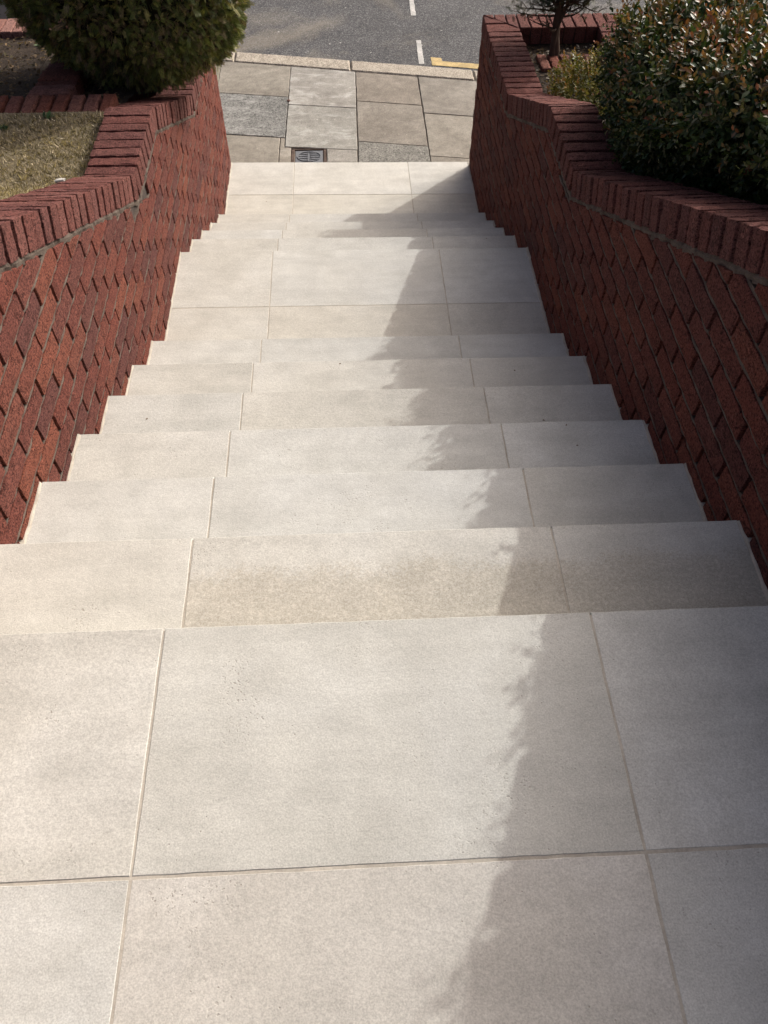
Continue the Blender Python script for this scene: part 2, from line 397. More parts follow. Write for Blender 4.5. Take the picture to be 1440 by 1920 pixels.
v, f = ragged([(1.768, ykerb(1.768)+.275), (1.768, ykerb(1.768)+.445), (1.868, ykerb(1.868)+.445), (1.872, ykerb(1.872)+.375), (6.0, ykerb(6)+.375), (6.0, ykerb(6)+.275)][::-1], zr, 21)
obj('yellow_line', mesh('yellow_line', v, f, YELLOW), road)
# far side of the road
far = tag(obj('far_pavement', mesh('far_pavement', *cat_mesh([([(-60, ykerb(-60)+7.2, ZB-.3), (60, ykerb(60)+7.2, ZB-.3), (60, ykerb(60)+9.8, ZB-.3), (-60, ykerb(-60)+9.8, ZB-.3), (-60, ykerb(-60)+7.2, ZB), (60, ykerb(60)+7.2, ZB), (60, ykerb(60)+9.8, ZB), (-60, ykerb(-60)+9.8, ZB)], box(0,1,0,1,0,1)[1])]), SLABM)), kind='structure')
tag(obj('ground', mesh('ground', [(-400, ykerb(-400)+9.8, ZB-.05), (400, max(ykerb(400)+9.8, -40), ZB-.05), (400, 600, ZB-.05), (-400, 600, ZB-.05)], [[0, 1, 2, 3]], TURF)), kind='structure')
pave_v = [(-40, 5.02, ZB-.035), (40, 5.02, ZB-.035), (40, ykerb(40)-.01 if ykerb(40) > 5.1 else 5.1, ZB-.035), (-40, ykerb(-40)-.01, ZB-.035)]
kx = 9.0
pave_v = [(-40, 5.02, -.016), (kx, 5.02, -.016), (kx, ykerb(kx)-.02, -.016), (-40, ykerb(-40)-.02, -.016)]
BED = m_mortar('dirt_joint', (.12, .105, .085), (.22, .19, .16))
pavement = tag(obj('pavement', mesh('pavement', pave_v, [[0, 1, 2, 3]], BED), None, (0, 0, ZB)), kind='structure')
kerb = tag(obj('kerb', mesh('kerb', [(p[0], p[1], p[2]-ZB) for p in strip_along(-40, kx, -.195, -.02, ZB-.03)], [[0, 1, 2, 3]], BED), None, (0, 0, ZB)), kind='structure')
def yin(x): return ykerb(x)-.213
# kerb stones
kj = [-5.7, -4.6, -3.5, -2.4, -1.3, -.12+.02, .984, 2.105, 3.2, 4.3, 5.4, 6.5]
for i in range(len(kj)-1):
    a, b = kj[i]+.006, kj[i+1]-.006; cx = (a+b)/2; cy = ykerb(cx)-.105
    P = [(a-cx, ykerb(a)-.205-cy), (b-cx, ykerb(b)-.205-cy), (b-cx, ykerb(b)-cy), (a-cx, ykerb(a)-cy)]
    v, f = slab(P, .22, .012, .04, .004, 300+i, .4)
    o = obj('kerb_stone', mesh('kerb_stone', v, f, KERBM), kerb, (cx, cy, ZB+random.uniform(-.003, .003))); o.color = (*[random.uniform(.95, 1.04)]*3, 1)
# paving slabs: (corner polygon, material, tint, white scuffs)
def edge_y(x): return ysk(YN[13], x)+.004
SL = []
def sl(poly, m=None, tn=(1, 1, 1), wh=.0): SL.append((poly, m or SLABM, tn, wh))
xl = -.215
sl([(xl, 6.333), (.424, 6.226), (.432, yin(.432)), (xl, yin(xl))], None, (1.0, .97, .90), .1)
sl([(xl, 5.637), (.414, 5.538), (.424, 6.226), (xl, 6.333)], SPECK, (.95, .96, .95), .4)
sl([(xl, edge_y(xl)), (.372, edge_y(.372)), (.374, 5.545), (xl, 5.637)], None, (1.0, .97, .90), .05)
sl([(.372, edge_y(.372)), (.470, edge_y(.47)), (.470, 5.388), (.414, 5.394), (.414, 5.538), (.374, 5.545)], None, (1.1, 1.06, .98), .3)
sl([(.424, 6.097), (1.016, 6.010), (1.025, yin(1.025)), (.432, yin(.432))], None, (1.18, 1.19, 1.18), .45)
sl([(.416, 5.393), (1.008, 5.318), (1.016, 6.010), (.424, 6.097)], None, (1.13, 1.16, 1.15), .35)
sl([(.757, edge_y(.757)), (1.003, edge_y(1.003)), (1.006, 5.318), (.757, 5.350)], None, (1.1, 1.1, 1.08), .2)
sl([(1.022, 6.140), (1.588, 6.038), (1.588, yin(1.588)), (1.027, yin(1.027))], None, (.93, .87, .80), .05)
sl([(1.016, 5.460), (1.588, 5.364), (1.588, 6.038), (1.022, 6.140)], None, (.96, .92, .86), .08)
sl([(1.011, edge_y(1.011)), (1.590, edge_y(1.59)), (1.588, 5.364), (1.016, 5.460)], SPECK, (1.02, 1.0, .94), .1)
sl([(1.594, 5.905), (2.16, 5.803), (2.16, yin(2.16)), (1.592, yin(1.592))], None, (.93, .90, .85), .08)
sl([(1.592, 5.214), (2.16, 5.122), (2.16, 5.803), (1.594, 5.905)], None, (1.03, 1.0, .93), .1)
sl([(1.592, edge_y(1.592)), (2.16, edge_y(2.16)-.0), (2.16, 5.122), (1.592, 5.214)], None, (1.0, .97, .90), .05)
rp = random.Random(3)
for side in (-1, 1):
    for ci in range(6):
        xa = (-.215-.62*(ci+1)) if side < 0 else 2.16+.62*ci; xb = xa+.62
        off = rp.uniform(0, .5); yt = yin((xa+xb)/2); rows = [yt]
        y = yt-rp.uniform(.3, .7)
        while y > 5.3: rows.append(y); y -= .68
        rows.append(5.06 if side < 0 else 5.0)
        for j in range(len(rows)-1):
            ta = rows[j]; tb = rows[j+1]; s = CS
            sk = lambda x, y, j: y + (s*(x-(xa+xb)/2)*(1 if 0 < j < len(rows) else 1) if y > 5.1 else 0)
            if ta-tb < .05: continue
            sl([(xa, sk(xa, tb, j)), (xb, sk(xb, tb, j)), (xb, sk(xb, ta, j)), (xa, sk(xa, ta, j))], SPECK if rp.random() < .2 else None, tuple(rp.uniform(.92, 1.08)*q for q in (1, .97, .91)), .1)
for i, (P, m, tn, wh) in enumerate(SL):
    cx = sum(p[0] for p in P)/len(P); cy = sum(p[1] for p in P)/len(P)
    Q = [Vector((p[0]-cx, p[1]-cy)) for p in P]; Q = inset(Q, .0022)
    v, f = slab([(p.x, p.y) for p in Q], .05, .004, .04, .0022, 400+i, .5)
    o = obj('paving_slab', mesh('paving_slab', v, f, m), pavement, (cx, cy, ZB-.004+random.uniform(-.003, .003)), (random.uniform(-.003, .003), random.uniform(-.003, .003), 0))
    o.color = (*tn, 1-wh)
# water meter cover in a thin brick surround
BRDIRT = m_mortar('dirty_brick_surround', (.06, .045, .036), (.17, .125, .10))
cov = thing('meter_cover', 'small grey cast iron meter cover with oval ribbed pattern set in the pavement', 'cover', (.615, 5.252, ZB))
pv, pf = slab([(-.112, -.094), (.112, -.094), (.112, .094), (-.112, .094)], .03, .003)
plate = obj('cover_plate', mesh('cover_plate', pv, pf, IRON), cov, (.615, 5.252, ZB-.014))
for a, b, c, d in ((-.145, -.118, -.112, .118), (.118, .140, -.112, .108), (-.145, .140, .099, .112)):
    pv, pf = slab([(a, c), (b, c), (b, d), (a, d)], .03, .003, .03, .002, 7)
    obj('surround', mesh('surround', pv, pf, BRDIRT), cov, (.615, 5.252, ZB-.007))
rv = []
n = 40
for i in range(n):
    a0, a1 = 2*math.pi*i/n, 2*math.pi*(i+1)/n
    q = []
    for r, z in ((1.0, .0), (.985, .005), (.93, .005), (.915, .0)):
        for a in (a0, a1): q.append((.098*r*math.cos(a), .078*r*math.sin(a), z))
    rv.append((q, [[0, 1, 3, 2], [2, 3, 5, 4], [4, 5, 7, 6]]))
for i in range(-4, 5):
    y = i*.016; hw = .088*math.sqrt(max(0, 1-(y/.072)**2))-.004
    if hw < .01: continue
    sgn = 1 if i % 2 else -1
    a = (-hw, y-.012*sgn*hw/.08); b = (hw, y+.012*sgn*hw/.08)
    for s0, s1 in ((0, .44), (.54, 1)):
        p = (a[0]+(b[0]-a[0])*s0, a[1]+(b[1]-a[1])*s0); q = (a[0]+(b[0]-a[0])*s1, a[1]+(b[1]-a[1])*s1)
        rv.append(([(p[0], p[1]-.004, 0), (q[0], q[1]-.004, 0), (q[0], q[1]+.004, 0), (p[0], p[1]+.004, 0), (p[0], p[1]-.002, .004), (q[0], q[1]-.002, .004), (q[0], q[1]+.002, .004), (p[0], p[1]+.002, .004)], box(0,1,0,1,0,1)[1]))
obj('ribs', mesh('ribs', *cat_mesh(rv), IRON), plate, (.615, 5.252, ZB-.0136))
def lathe(prof, n=16):
    v = []; f = []
    for r, z in prof: v += [(r*math.cos(2*math.pi*i/n), r*math.sin(2*math.pi*i/n), z) for i in range(n)]
    for k in range(len(prof)-1):
        for i in range(n): f.append([k*n+i, k*n+(i+1) % n, (k+1)*n+(i+1) % n, (k+1)*n+i])
    f.append([(len(prof)-1)*n+i for i in range(n)]); return v, f
tag(obj('pavement_stud', mesh('pavement_stud', *lathe([(.016, -.01), (.016, .002), (.012, .006), (.005, .007)], 14), RUST), None, (.428, 6.158, ZB)), 'small rusty round stud in the joint between pale and speckled slabs', 'stud')

# ---------------------------------------------------------------- brick walls
CB = .1025
LTOP = [(-2.2, .775), (.0, .775), (2.415, -.370), (2.99, -.366), (4.03, -.800), (5.13, -.812)]
RTOP = [(-2.2, .765), (.008, .765), (2.315, -.343), (2.86, -.330), (3.88, -.757), (5.05, -.782)]
def top_at(path, y):
    for (a, za), (b, zb) in zip(path, path[1:]):
        if a <= y <= b: return za+(zb-za)*(y-a)/(b-a)
    return path[0][1] if y < path[0][0] else path[-1][1]
def stair_z(y):
    if y < 0: return 0.0
    for k in range(2, 14):
        if y <= YN[k]: return ZN[k]
    return ZB
BV = [mesh('wall_brick', *rough_box(CB, .2118, .0652, 3, 13, 5, .0012, .0014, s), BRICK) for s in range(10)]
CV = [mesh('coping_brick', *rough_box(.219, .0628, CB, 18, 6, 9, .0014, .0020, 40+s, 60, .0028), COPB) for s in range(12)]
def prism_x(poly, x0, x1, seed, c=.0025):
    """polygon in (y,z) extruded along x; the worn face is at x1"""
    v, f = slab(poly, abs(x1-x0), c, .03, .0015, seed, .5)
    if x1 > x0: vv = [(x1+p[2], p[0], p[1]) for p in v]
    else: vv = [(x1-p[2], p[0], p[1]) for p in v]; f = [list(reversed(q)) for q in f]
    return vv, f
def stair_wall(side, path, label, phase):
    """side -1: face at x=0 looking +x; side +1: face at x=W looking -x"""
    fx = 0.0 if side < 0 else W; out = -1 if side < 0 else 1     # out points into the wall
    yend = path[-1][0]; ystart = -1.6
    wall = thing('brick_wall', label, 'wall', (fx+out*.107, 2.0, ZB))
    clear = .0165
    # lines of the coping underside
    und = []
    for (a, za), (b, zb) in zip(path, path[1:]):
        s = (zb-za)/(b-a); und.append((s, za-s*a-(CB+clear)*math.sqrt(1+s*s)))
    cz = lambda y: min(1e9, *[9]) if False else None
    def und_at(y):
        for (a, za), (b, zb), (s, c) in zip(path, path[1:], und):
            if a <= y <= b: return s*y+c
        return und[0][1]+und[0][0]*y if y < path[0][0] else und[-1][1]+und[-1][0]*y
    # mortar core
    ys = [ystart] + [p[0] for p in path if ystart < p[0] < yend] + [yend-.012]
    tops = [und_at(min(max(y, path[0][0]+1e-3), yend-1e-3)) for y in ys]
    xa, xb = fx+out*.014, fx+out*.203
    v = []; f = []
    for y, z in zip(ys, tops):
        v += [(xa, y, ZB-.3), (xb, y, ZB-.3), (xb, y, z), (xa, y, z)]
    for i in range(len(ys)-1):
        for j in range(4): f.append([i*4+j, i*4+(j+1) % 4, i*4+4+(j+1) % 4, i*4+4+j])
    f += [[3, 2, 1, 0], [len(v)-4+i for i in range(4)]]
    base = WL[wall.name]
    loc = lambda vs: [(p[0]-base.x, p[1]-base.y, p[2]-base.z) for p in vs]
    obj('mortar_core', mesh('mortar_core', loc(v), f, MORTD), wall, base)
    # bricks course by course
    rnd = random.Random(17+side); zc0 = .0275 + (.012 if side > 0 else 0); bed = []
    lo = int((zc0-(ZB-.1))/.0752)+1; nb = 0
    for c in range(-11, lo+1):
        zt = zc0 - c*.0752; zbm = zt-.0655
        off = phase + (.1125 if c % 2 else 0.0)
        y = off - .225*math.ceil((off-ystart)/.225)
        runs = []
        while y < yend:
            ya, yb = y+.005, y+.2205; y += .225
            ym = (ya+yb)/2
            if zt < min(stair_z(ya), stair_z(yb))-.015 and zt < stair_z(ym)-.015: continue
            if ya > yend-.03: continue
            yb2 = min(yb, yend)
            poly = [(ya, zbm), (yb2, zbm), (yb2, zt), (ya, zt)]
            full = poly
            # the two coping segments over this brick
            for (a, za), (b, zb_), (s, cc) in zip(path, path[1:], und):
                if b < ya or a > yb2: continue
                convex_next = True
                poly = clip(poly, -s, 1, cc) if (a <= ya and b >= yb2) or True and not (b < ya+.02 or a > yb2-.02) else poly
                if len(poly) < 3: break
            if len(poly) < 3 or area(poly) < .0008: continue
            ex = rnd.uniform(-.0018, .0018)
            cut = abs(area(poly)-area(full)) > 1e-6 or yb2 < yb
            if not cut:
                o = obj('brick', BV[rnd.randrange(10)], wall, (fx+out*(CB/2+ex), ym+rnd.uniform(-.0015, .0015), (zt+zbm)/2+rnd.uniform(-.001, .001)),
                        (rnd.uniform(-.008, .008), rnd.uniform(-.006, .006), rnd.uniform(-.006, .006) + (math.pi if rnd.random() < .5 else 0)))
            else:
                cy = sum(p[0] for p in poly)/len(poly); czz = sum(p[1] for p in poly)/len(poly)
                P = [(p[0]-cy, p[1]-czz) for p in poly]
                if area(P) < 0: P = P[::-1]
                dep = .2 if yb2 > yend-.001 else CB
                vv, ff = prism_x(P, -out*-dep, 0.0, 900+nb)
                vv, ff = prism_x(P, out*dep, 0.0, 900+nb)
                o = obj('brick', mesh('cut_brick', vv, ff, BRICK), wall, (fx+out*ex, cy, czz))
            nb += 1; runs.append((ya, yb2))
        # flush bed joint above this course, cut where the coping comes down
        if runs:
            zz = zt+.0049
            segs = []; cur = None
            yy = runs[0][0]-.01
            while yy < min(runs[-1][1], yend-.006):
                ok = und_at(min(max(yy, path[0][0]), yend)) > zz+.004
                if ok: cur = [yy, yy+.03] if cur is None else [cur[0], yy+.03]
                elif cur: segs.append(cur); cur = None
                yy += .03
            if cur: segs.append(cur)
            for a, b in segs:
                m = max(2, int((b-a)/.03)); vs = []; fs = []
                for i in range(m+1):
                    y_ = a+(b-a)*i/m; d = out*(.0042+rnd.uniform(-.003, .003)); h0 = -.0048+rnd.uniform(-.0016, .0012); h1 = .0046+rnd.uniform(-.0014, .0016)
                    vs += [(fx+out*.03, y_, zz+h0), (fx+d, y_, zz+h0), (fx+d+out*.0006, y_, zz+h1), (fx+out*.03, y_, zz+h1)]
                for i in range(m):
                    for j in range(4): fs.append([i*4+j, i*4+(j+1) % 4, i*4+4+(j+1) % 4, i*4+4+j])
                bed.append((vs, fs))
    V, Fs = cat_mesh(bed)
    obj('bed_joint', mesh('bed_joint', loc(V), Fs, MORTAR), wall, base)
    # coping: bedding mortar with a smeared fillet, then the bricks on edge
    vs = []; fs = []; yy = ystart; n_ = 0
    while yy <= yend+1e-6:
        t = top_at(path, yy); s = 0
        for (a, za), (b, zb_) in zip(path, path[1:]):
            if a <= yy <= b: s = (zb_-za)/(b-a)
        k = math.sqrt(1+s*s); up = t-(CB-.006)*k; dn = t-(CB+clear+.004)*k
        d = out*(.001+rnd.uniform(-.006, .006)); e = rnd.uniform(-.006, .005)
        vs += [(fx+out*.205, yy, dn), (fx+d+out*.003, yy, dn+e), (fx+d, yy, (up+dn)/2), (fx+d+out*.004, yy, up+e*.5-.004), (fx+out*.024, yy, up), (fx+out*.205, yy, up)]
        n_ += 1; yy += .018
    for i in range(n_-1):
        for j in range(6): fs.append([i*6+j, i*6+(j+1) % 6, i*6+6+(j+1) % 6, i*6+6+j])
    fs += [[5, 4, 3, 2, 1, 0], [len(vs)-6+i for i in range(6)]]
    cop = obj('coping', mesh('coping_mortar', loc(vs), fs, MORTAR), wall, base)
    vs = []; fs = []
    for y, _ in path:
        y = min(y, yend-.014); t = top_at(path, y); vs += [(fx+out*.012, y, t-CB-.004), (fx+out*.2, y, t-CB-.004), (fx+out*.2, y, t-.021), (fx+out*.012, y, t-.021)]
    for i in range(len(path)-1):
        for j in range(4): fs.append([i*4+j, i*4+(j+1) % 4, i*4+4+(j+1) % 4, i*4+4+j])
    fs += [[3, 2, 1, 0], [len(vs)-4+i for i in range(4)]]
    obj('raked_joint', mesh('raked_joint', loc(vs), fs, MORTD), cop, base)
    xc = fx+out*(.1095-.004)
    for si, ((a, za), (b, zb_)) in enumerate(zip(path, path[1:])):
        L = math.hypot(b-a, zb_-za); ang = math.atan2(zb_-za, b-a)
        if side > 0 and si == len(path)-2: L -= .215     # the mitred corner brings its own bricks
        m = max(1, round(L/.0752)); p = L/m
        for i in range(m):
            s = (i+.5)*p; y_ = a+math.cos(ang)*s; z_ = za+math.sin(ang)*s
            if y_ < ystart: continue
            off = CB/2 - rnd.uniform(-.0025, .0025)
            y_ += math.sin(ang)*off; z_ -= math.cos(ang)*off
            obj('coping_brick', CV[rnd.randrange(12)], cop, (xc+rnd.uniform(-.003, .003), y_, z_), (ang+rnd.uniform(-.02, .02), rnd.uniform(-.012, .012), rnd.uniform(-.012, .012)))
    return wall
lw = stair_wall(-1, LTOP, 'sunlit red brick wall stepping down beside the left edge of the stairs', .8885)
rw = stair_wall(1, RTOP, 'shaded red brick wall stepping down between the stairs and the glossy hedge', .935)

def flat_brick_poly(P, z, parent, h, mat, seed, name):
    cx = sum(p[0] for p in P)/len(P); cy = sum(p[1] for p in P)/len(P)
    Q = [(p[0]-cx, p[1]-cy) for p in P]
    if area(Q) < 0: Q = Q[::-1]
    v, f = slab(Q, h, .004, .03, .002, seed, .5)
    return obj(name, mesh(name, v, f, mat), parent, (cx, cy, z))
# front garden wall on the right: coping with mitred corners around the little planter
def front_wall(name, label, x0, x1, y0, y1, ztop, mitre0, mitre1, seed):
    wl = thing(name, label, 'wall', ((x0+x1)/2, (y0+y1)/2, ZB)); base = WL[wl.name]
    v, f = box(x0+.01-base.x, x1-.01-base.x, y0+.012-base.y, y1-.012-base.y, -.1, ztop-.02-ZB)
    obj('mortar_core', mesh('mortar_core', v, f, MORTD), wl, base)
    n = round((x1-x0)/.0752); p = (x1-x0)/n; rnd = random.Random(seed)
    for i in range(n):
        a, b = x0+i*p+.004, x0+(i+1)*p-.004
        P = [(a, y0), (b, y0), (b, y1), (a, y1)]
        if mitre0: P = clip(P, -1, 1, -(x0)+y0-.003) if False else clip(P, -(y1-y0), .215, -(y1-y0)*x0+.215*y0-.0006) if mitre0 == 2 else P
        if mitre0 == 1: P = clip(P, -1.0, (x0+.215-x0)/(y1-y0)*1.0, -x0+((.215)/(y1-y0))*y0) if False else P
        if mitre0 == 1:   # keep points on the street side of the diagonal (x0,y1)-(x0+.215,y0)
            P = clip(P, -(y1-y0), -.215, -((y1-y0)*x0+.215*y1)-.0007)
        if mitre1 == 1:   # diagonal (x1,y1)-(x1-.215,y0)
            P = clip(P, (y1-y0), -.215, (y1-y0)*x1-.215*y1-.0007)
        if len(P) < 3 or abs(area(P)) < .0005: continue
        flat_brick_poly(P, ztop+rnd.uniform(-.002, .002), wl, CB, COPB if mitre0 else OLDB2, seed*50+i, 'coping_brick')
    # wall bricks below, both faces
    for c in range(int((ztop-CB-ZB)/.0752)+1):
        zt = ztop-CB-.01-c*.0752
        for face in (0, 1):
            x = x0-(.1125 if c % 2 else 0)
            while x < x1:
                a, b = max(x+.005, x0), min(x+.22, x1); x += .225
                if b-a < .03: continue
                pv, pf = slab([(a-(a+b)/2, -.0325), (b-(a+b)/2, -.0325), (b-(a+b)/2, .0325), (a-(a+b)/2, .0325)], .09, .003, .04, .0015, c*7+int(a*50), .5)
                if face == 0: vv = [(q[0], -q[2], q[1]) for q in pv]; yy = y0+.003; ff = [list(r) for r in pf]; vv = [(q[0], -q[2], q[1]) for q in pv]
                else: vv = [(-q[0], q[2], q[1]) for q in pv]; yy = y1-.003; ff = pf
                obj('brick', mesh('brick', vv, ff, BRICK), wl, ((a+b)/2, yy, zt-.0325))
    return wl
fr = front_wall('front_wall', 'low red brick street wall enclosing the small planter below the tree', W-.004, 2.86, 4.835, 5.05, -.782, 1, 1, 5)
# right-hand return of the planter running back under the hedge, and the mitre end of the stair wall
def side_coping(parent, x0, x1, ya, yb, z, corner, seed):
    n = round((yb-ya)/.0752); p = (yb-ya)/n; rnd = random.Random(seed)
    for i in range(n):
        a, b = ya+i*p+.004, ya+(i+1)*p-.004
        P = [(x0, a), (x1, a), (x1, b), (x0, b)]
        if corner == 'l': P = clip(P, (.215), .215, (.215)*x0+.215*5.05-.0007)
        else: P = clip(P, -(.215), .215, -(.215)*x1+.215*5.05-.0007)
        if len(P) < 3 or abs(area(P)) < .0005: continue
        flat_brick_poly(P, z+rnd.uniform(-.003, .003), parent, CB, COPB, seed*60+i, 'coping_brick')
rcop = [c for c in rw.children if c.name.startswith('coping')][0]
side_coping(rcop, W-.004, W+.211, 4.835, 5.05, -.782, 'l', 8)
ret = thing('planter_wall', 'brick return wall of the planter running back under the hedge', 'wall', (2.74, 4.2, ZB))
v, f = box(2.647-2.74, 2.84-2.74, 3.0-4.2, 4.83-4.2, -.1, -.80-ZB)
obj('mortar_core', mesh('mortar_core', v, f, MORTD), ret, (2.74, 4.2, ZB))
side_coping(ret, 2.635, 2.85, 3.33, 5.05, -.782, 'r', 9)
for c in range(4):
    zt = -.757-CB-.01-c*.0752
    for i in range(8):
        pv, pf = slab([(-.107, -.0325), (.107, -.0325), (.107, .0325), (-.107, .0325)], .09, .003, .04, .0015, i+c*9, .5)
        obj('brick', mesh('brick', [(q[2], -q[0], q[1]) for q in pv] and [(-q[2], q[0], q[1]) for q in pv], [list(reversed(r)) for r in pf], BRICK), ret, (2.638, 3.1+.225*i-(.1125 if c % 2 else 0), zt-.0325))
fl = front_wall('front_wall', 'low red brick street wall behind the clipped bush on the left', -3.2, -.225, 4.905, 5.115, -.785, 0, 0, 6)

# brick-on-edge edging rows
EV = [mesh('edging_brick', *rough_box(.0655, .215, CB, 5, 12, 6, .0016, .0045, 80+s), OLDB) for s in range(8)]
def edging(label, pts, rot, z0):
    e = thing('brick_edging', label, 'edging', pts[0])
    for p in pts:
        obj('brick', EV[random.randrange(8)], e, (p[0]+random.uniform(-.002, .002), p[1]+random.uniform(-.004, .004), p[2]-CB/2+random.uniform(-.004, .004)), (random.uniform(-.03, .03), random.uniform(-.02, .02), rot+random.uniform(-.03, .03)))
    return e
edging('row of weathered brick edging between the dry turf and the bush bed', [(-.26-.0765*i, 3.172, -.432) for i in range(16)], 0, 0)
edging('shaded brick edging running back under the clipped bush', [(-.575-.004*i, 3.33+.0765*i, -.445-.0115*i) for i in range(17)], math.pi/2, 0)
edging('low brick edging across the planter behind the small shrub', [(2.235+.0765*i, 4.55, -.872) for i in range(6)], 0, 0)

# ---------------------------------------------------------------- garden ground
def sheet(name, x0, x1, y0, y1, zf, mat, dx=.05, amp=.006, kind='structure'):
    nx = max(2, int((x1-x0)/dx)); ny = max(2, int((y1-y0)/dx)); v = []; f = []
    for j in range(ny+1):
        for i in range(nx+1):
            x = x0+(x1-x0)*i/nx; y = y0+(y1-y0)*j/ny
            v.append((x, y, zf(x, y)+amp*mnoise.noise(Vector((x*9, y*9, 3)))+amp*.6*mnoise.noise(Vector((x*31, y*31, 5)))))
    for j in range(ny):
        for i in range(nx): f.append([j*(nx+1)+i, j*(nx+1)+i+1, (j+1)*(nx+1)+i+1, (j+1)*(nx+1)+i])
    return tag(obj(name, mesh(name, v, f, mat, True)), kind=kind)
def zlawn(x, y): return min(top_at(LTOP, min(y, 2.42))-.060, .70) - (0.0 if x > -.5 else 0.0)
sheet('lawn', -4.0, -.205, -2.0, 3.09, lambda x, y: zlawn(x, y)-.012*max(0, min(1, (-.32-x)/-.1)) if False else zlawn(x, y), TURF, .035, .006)
def zbed(x, y): return -.475-(y-3.25)*.20 if y < 4.9 else -.805
sheet('garden_bed', -4.0, -.205, 3.20, 4.92, lambda x, y: zbed(x, y)-.02, SOIL, .04, .012)
def zhb(x, y): return top_at(RTOP, min(y, 3.88))-.10-(.035 if y > 3.7 else 0)
sheet('hedge_bed', W+.205, 6.0, -2.0, 4.85, zhb, SOIL, .05, .015)

# ---------------------------------------------------------------- foliage builders
def leaf_mesh(name, tmplV, tmplF, pos, ax, nrm, size, tints, mat):
    """copies of one template: local y along ax, z along nrm"""
    n = len(pos); ax = ax/np.linalg.norm(ax, axis=1, keepdims=True)
    sd_ = np.cross(ax, nrm); sd_ /= np.linalg.norm(sd_, axis=1, keepdims=True)+1e-9; nr = np.cross(sd_, ax)
    T = np.asarray(tmplV, float); k = len(T)
    P = pos[:, None, :] + size[:, None, None]*(T[None, :, 0:1]*sd_[:, None, :]+T[None, :, 1:2]*ax[:, None, :]+T[None, :, 2:3]*nr[:, None, :])
    me = bpy.data.meshes.new(name); nf = len(tmplF)
    lens = np.array([len(q) for q in tmplF]); flat = np.concatenate([np.array(q) for q in tmplF])
    loops = (flat[None, :]+(np.arange(n)*k)[:, None]).ravel()
    tot = np.tile(lens, n); starts = np.concatenate([[0], np.cumsum(tot)[:-1]])
    me.vertices.add(n*k); me.vertices.foreach_set('co', P.reshape(-1).astype(np.float32))
    me.loops.add(len(loops)); me.loops.foreach_set('vertex_index', loops.astype(np.int32))
    me.polygons.add(n*nf); me.polygons.foreach_set('loop_start', starts.astype(np.int32)); me.polygons.foreach_set('loop_total', tot.astype(np.int32))
    me.update(calc_edges=True)
    a = me.attributes.new('tint', 'FLOAT_COLOR', 'POINT')
    c = np.ones((n, k, 4), np.float32); c[:, :, :3] = tints[:, None, :]; a.data.foreach_set('color', c.ravel())
    me.materials.append(mat); me.validate(); return me
LV = [(0, 0, 0), (-.20, .28, .05), (-.235, .60, .05), (0, 1, -.06), (.235, .60, .05), (.20, .28, .05), (0, .30, -.01), (0, .65, -.015)]
LF = [[0, 6, 1], [0, 5, 6], [6, 7, 2, 1], [5, 4, 7, 6], [7, 3, 2], [4, 3, 7]]
def unit(n):
    v = RNG.normal(size=(n, 3)); return v/np.linalg.norm(v, axis=1, keepdims=True)
def sprigs(base, axis, length, nleaf, lsize, col_in, col_tip, tip_amt):
    """leafy shoots: leaves spiralled round each axis, younger and redder at the tip"""
    n = len(base); P, A, N, Sz, C = [], [], [], [], []
    axis = axis/np.linalg.norm(axis, axis=1, keepdims=True)
    h = np.cross(axis, unit(n)); h /= np.linalg.norm(h, axis=1, keepdims=True); h2 = np.cross(axis, h)
    for i in range(nleaf):
        t = (i+.3)/nleaf; ang = i*2.4+RNG.uniform(-.4, .4, n)
        rad = h*np.cos(ang)[:, None]+h2*np.sin(ang)[:, None]
        up = .45+.7*t
        a = rad+axis*up+np.array([0, 0, .15]); a += RNG.normal(size=(n, 3))*.18
        P.append(base+axis*(length*t)[:, None]); A.append(a); N.append(axis-rad*.35+RNG.normal(size=(n, 3))*.3)
        Sz.append(lsize*RNG.uniform(.7, 1.15, n)*(1.08-.5*t))
        m = np.clip((t-.45)*2.0, 0, 1)*tip_amt[:, None]*RNG.uniform(.5, 1.2, (n, 1))
        C.append(col_in*(1-np.clip(m, 0, 1))+col_tip*np.clip(m, 0, 1))
    return np.concatenate(P), np.concatenate(A), np.concatenate(N), np.concatenate(Sz), np.concatenate(C)
def pick(cols, n, spread=.15):
    c = np.array(cols)[RNG.integers(0, len(cols), n)]; return np.clip(c*RNG.uniform(1-spread, 1+spread, (n, 1)), 0, 1)
def tubes(paths, ns=6):
    parts = []
    for pts in paths:
        v = []; f = []
        for i, (p, r) in enumerate(pts):
            p = Vector(p); q = Vector(pts[min(i+1, len(pts)-1)][0])-Vector(pts[max(i-1, 0)][0]); q.normalize()
            a = q.orthogonal().normalized(); b = q.cross(a)
            v += [p+(a*math.cos(2*math.pi*k/ns)+b*math.sin(2*math.pi*k/ns))*r for k in range(ns)]
        for i in range(len(pts)-1):
            for k in range(ns): f.append([i*ns+k, i*ns+(k+1) % ns, (i+1)*ns+(k+1) % ns, (i+1)*ns+k])
        parts.append((v, f))
    return cat_mesh(parts)

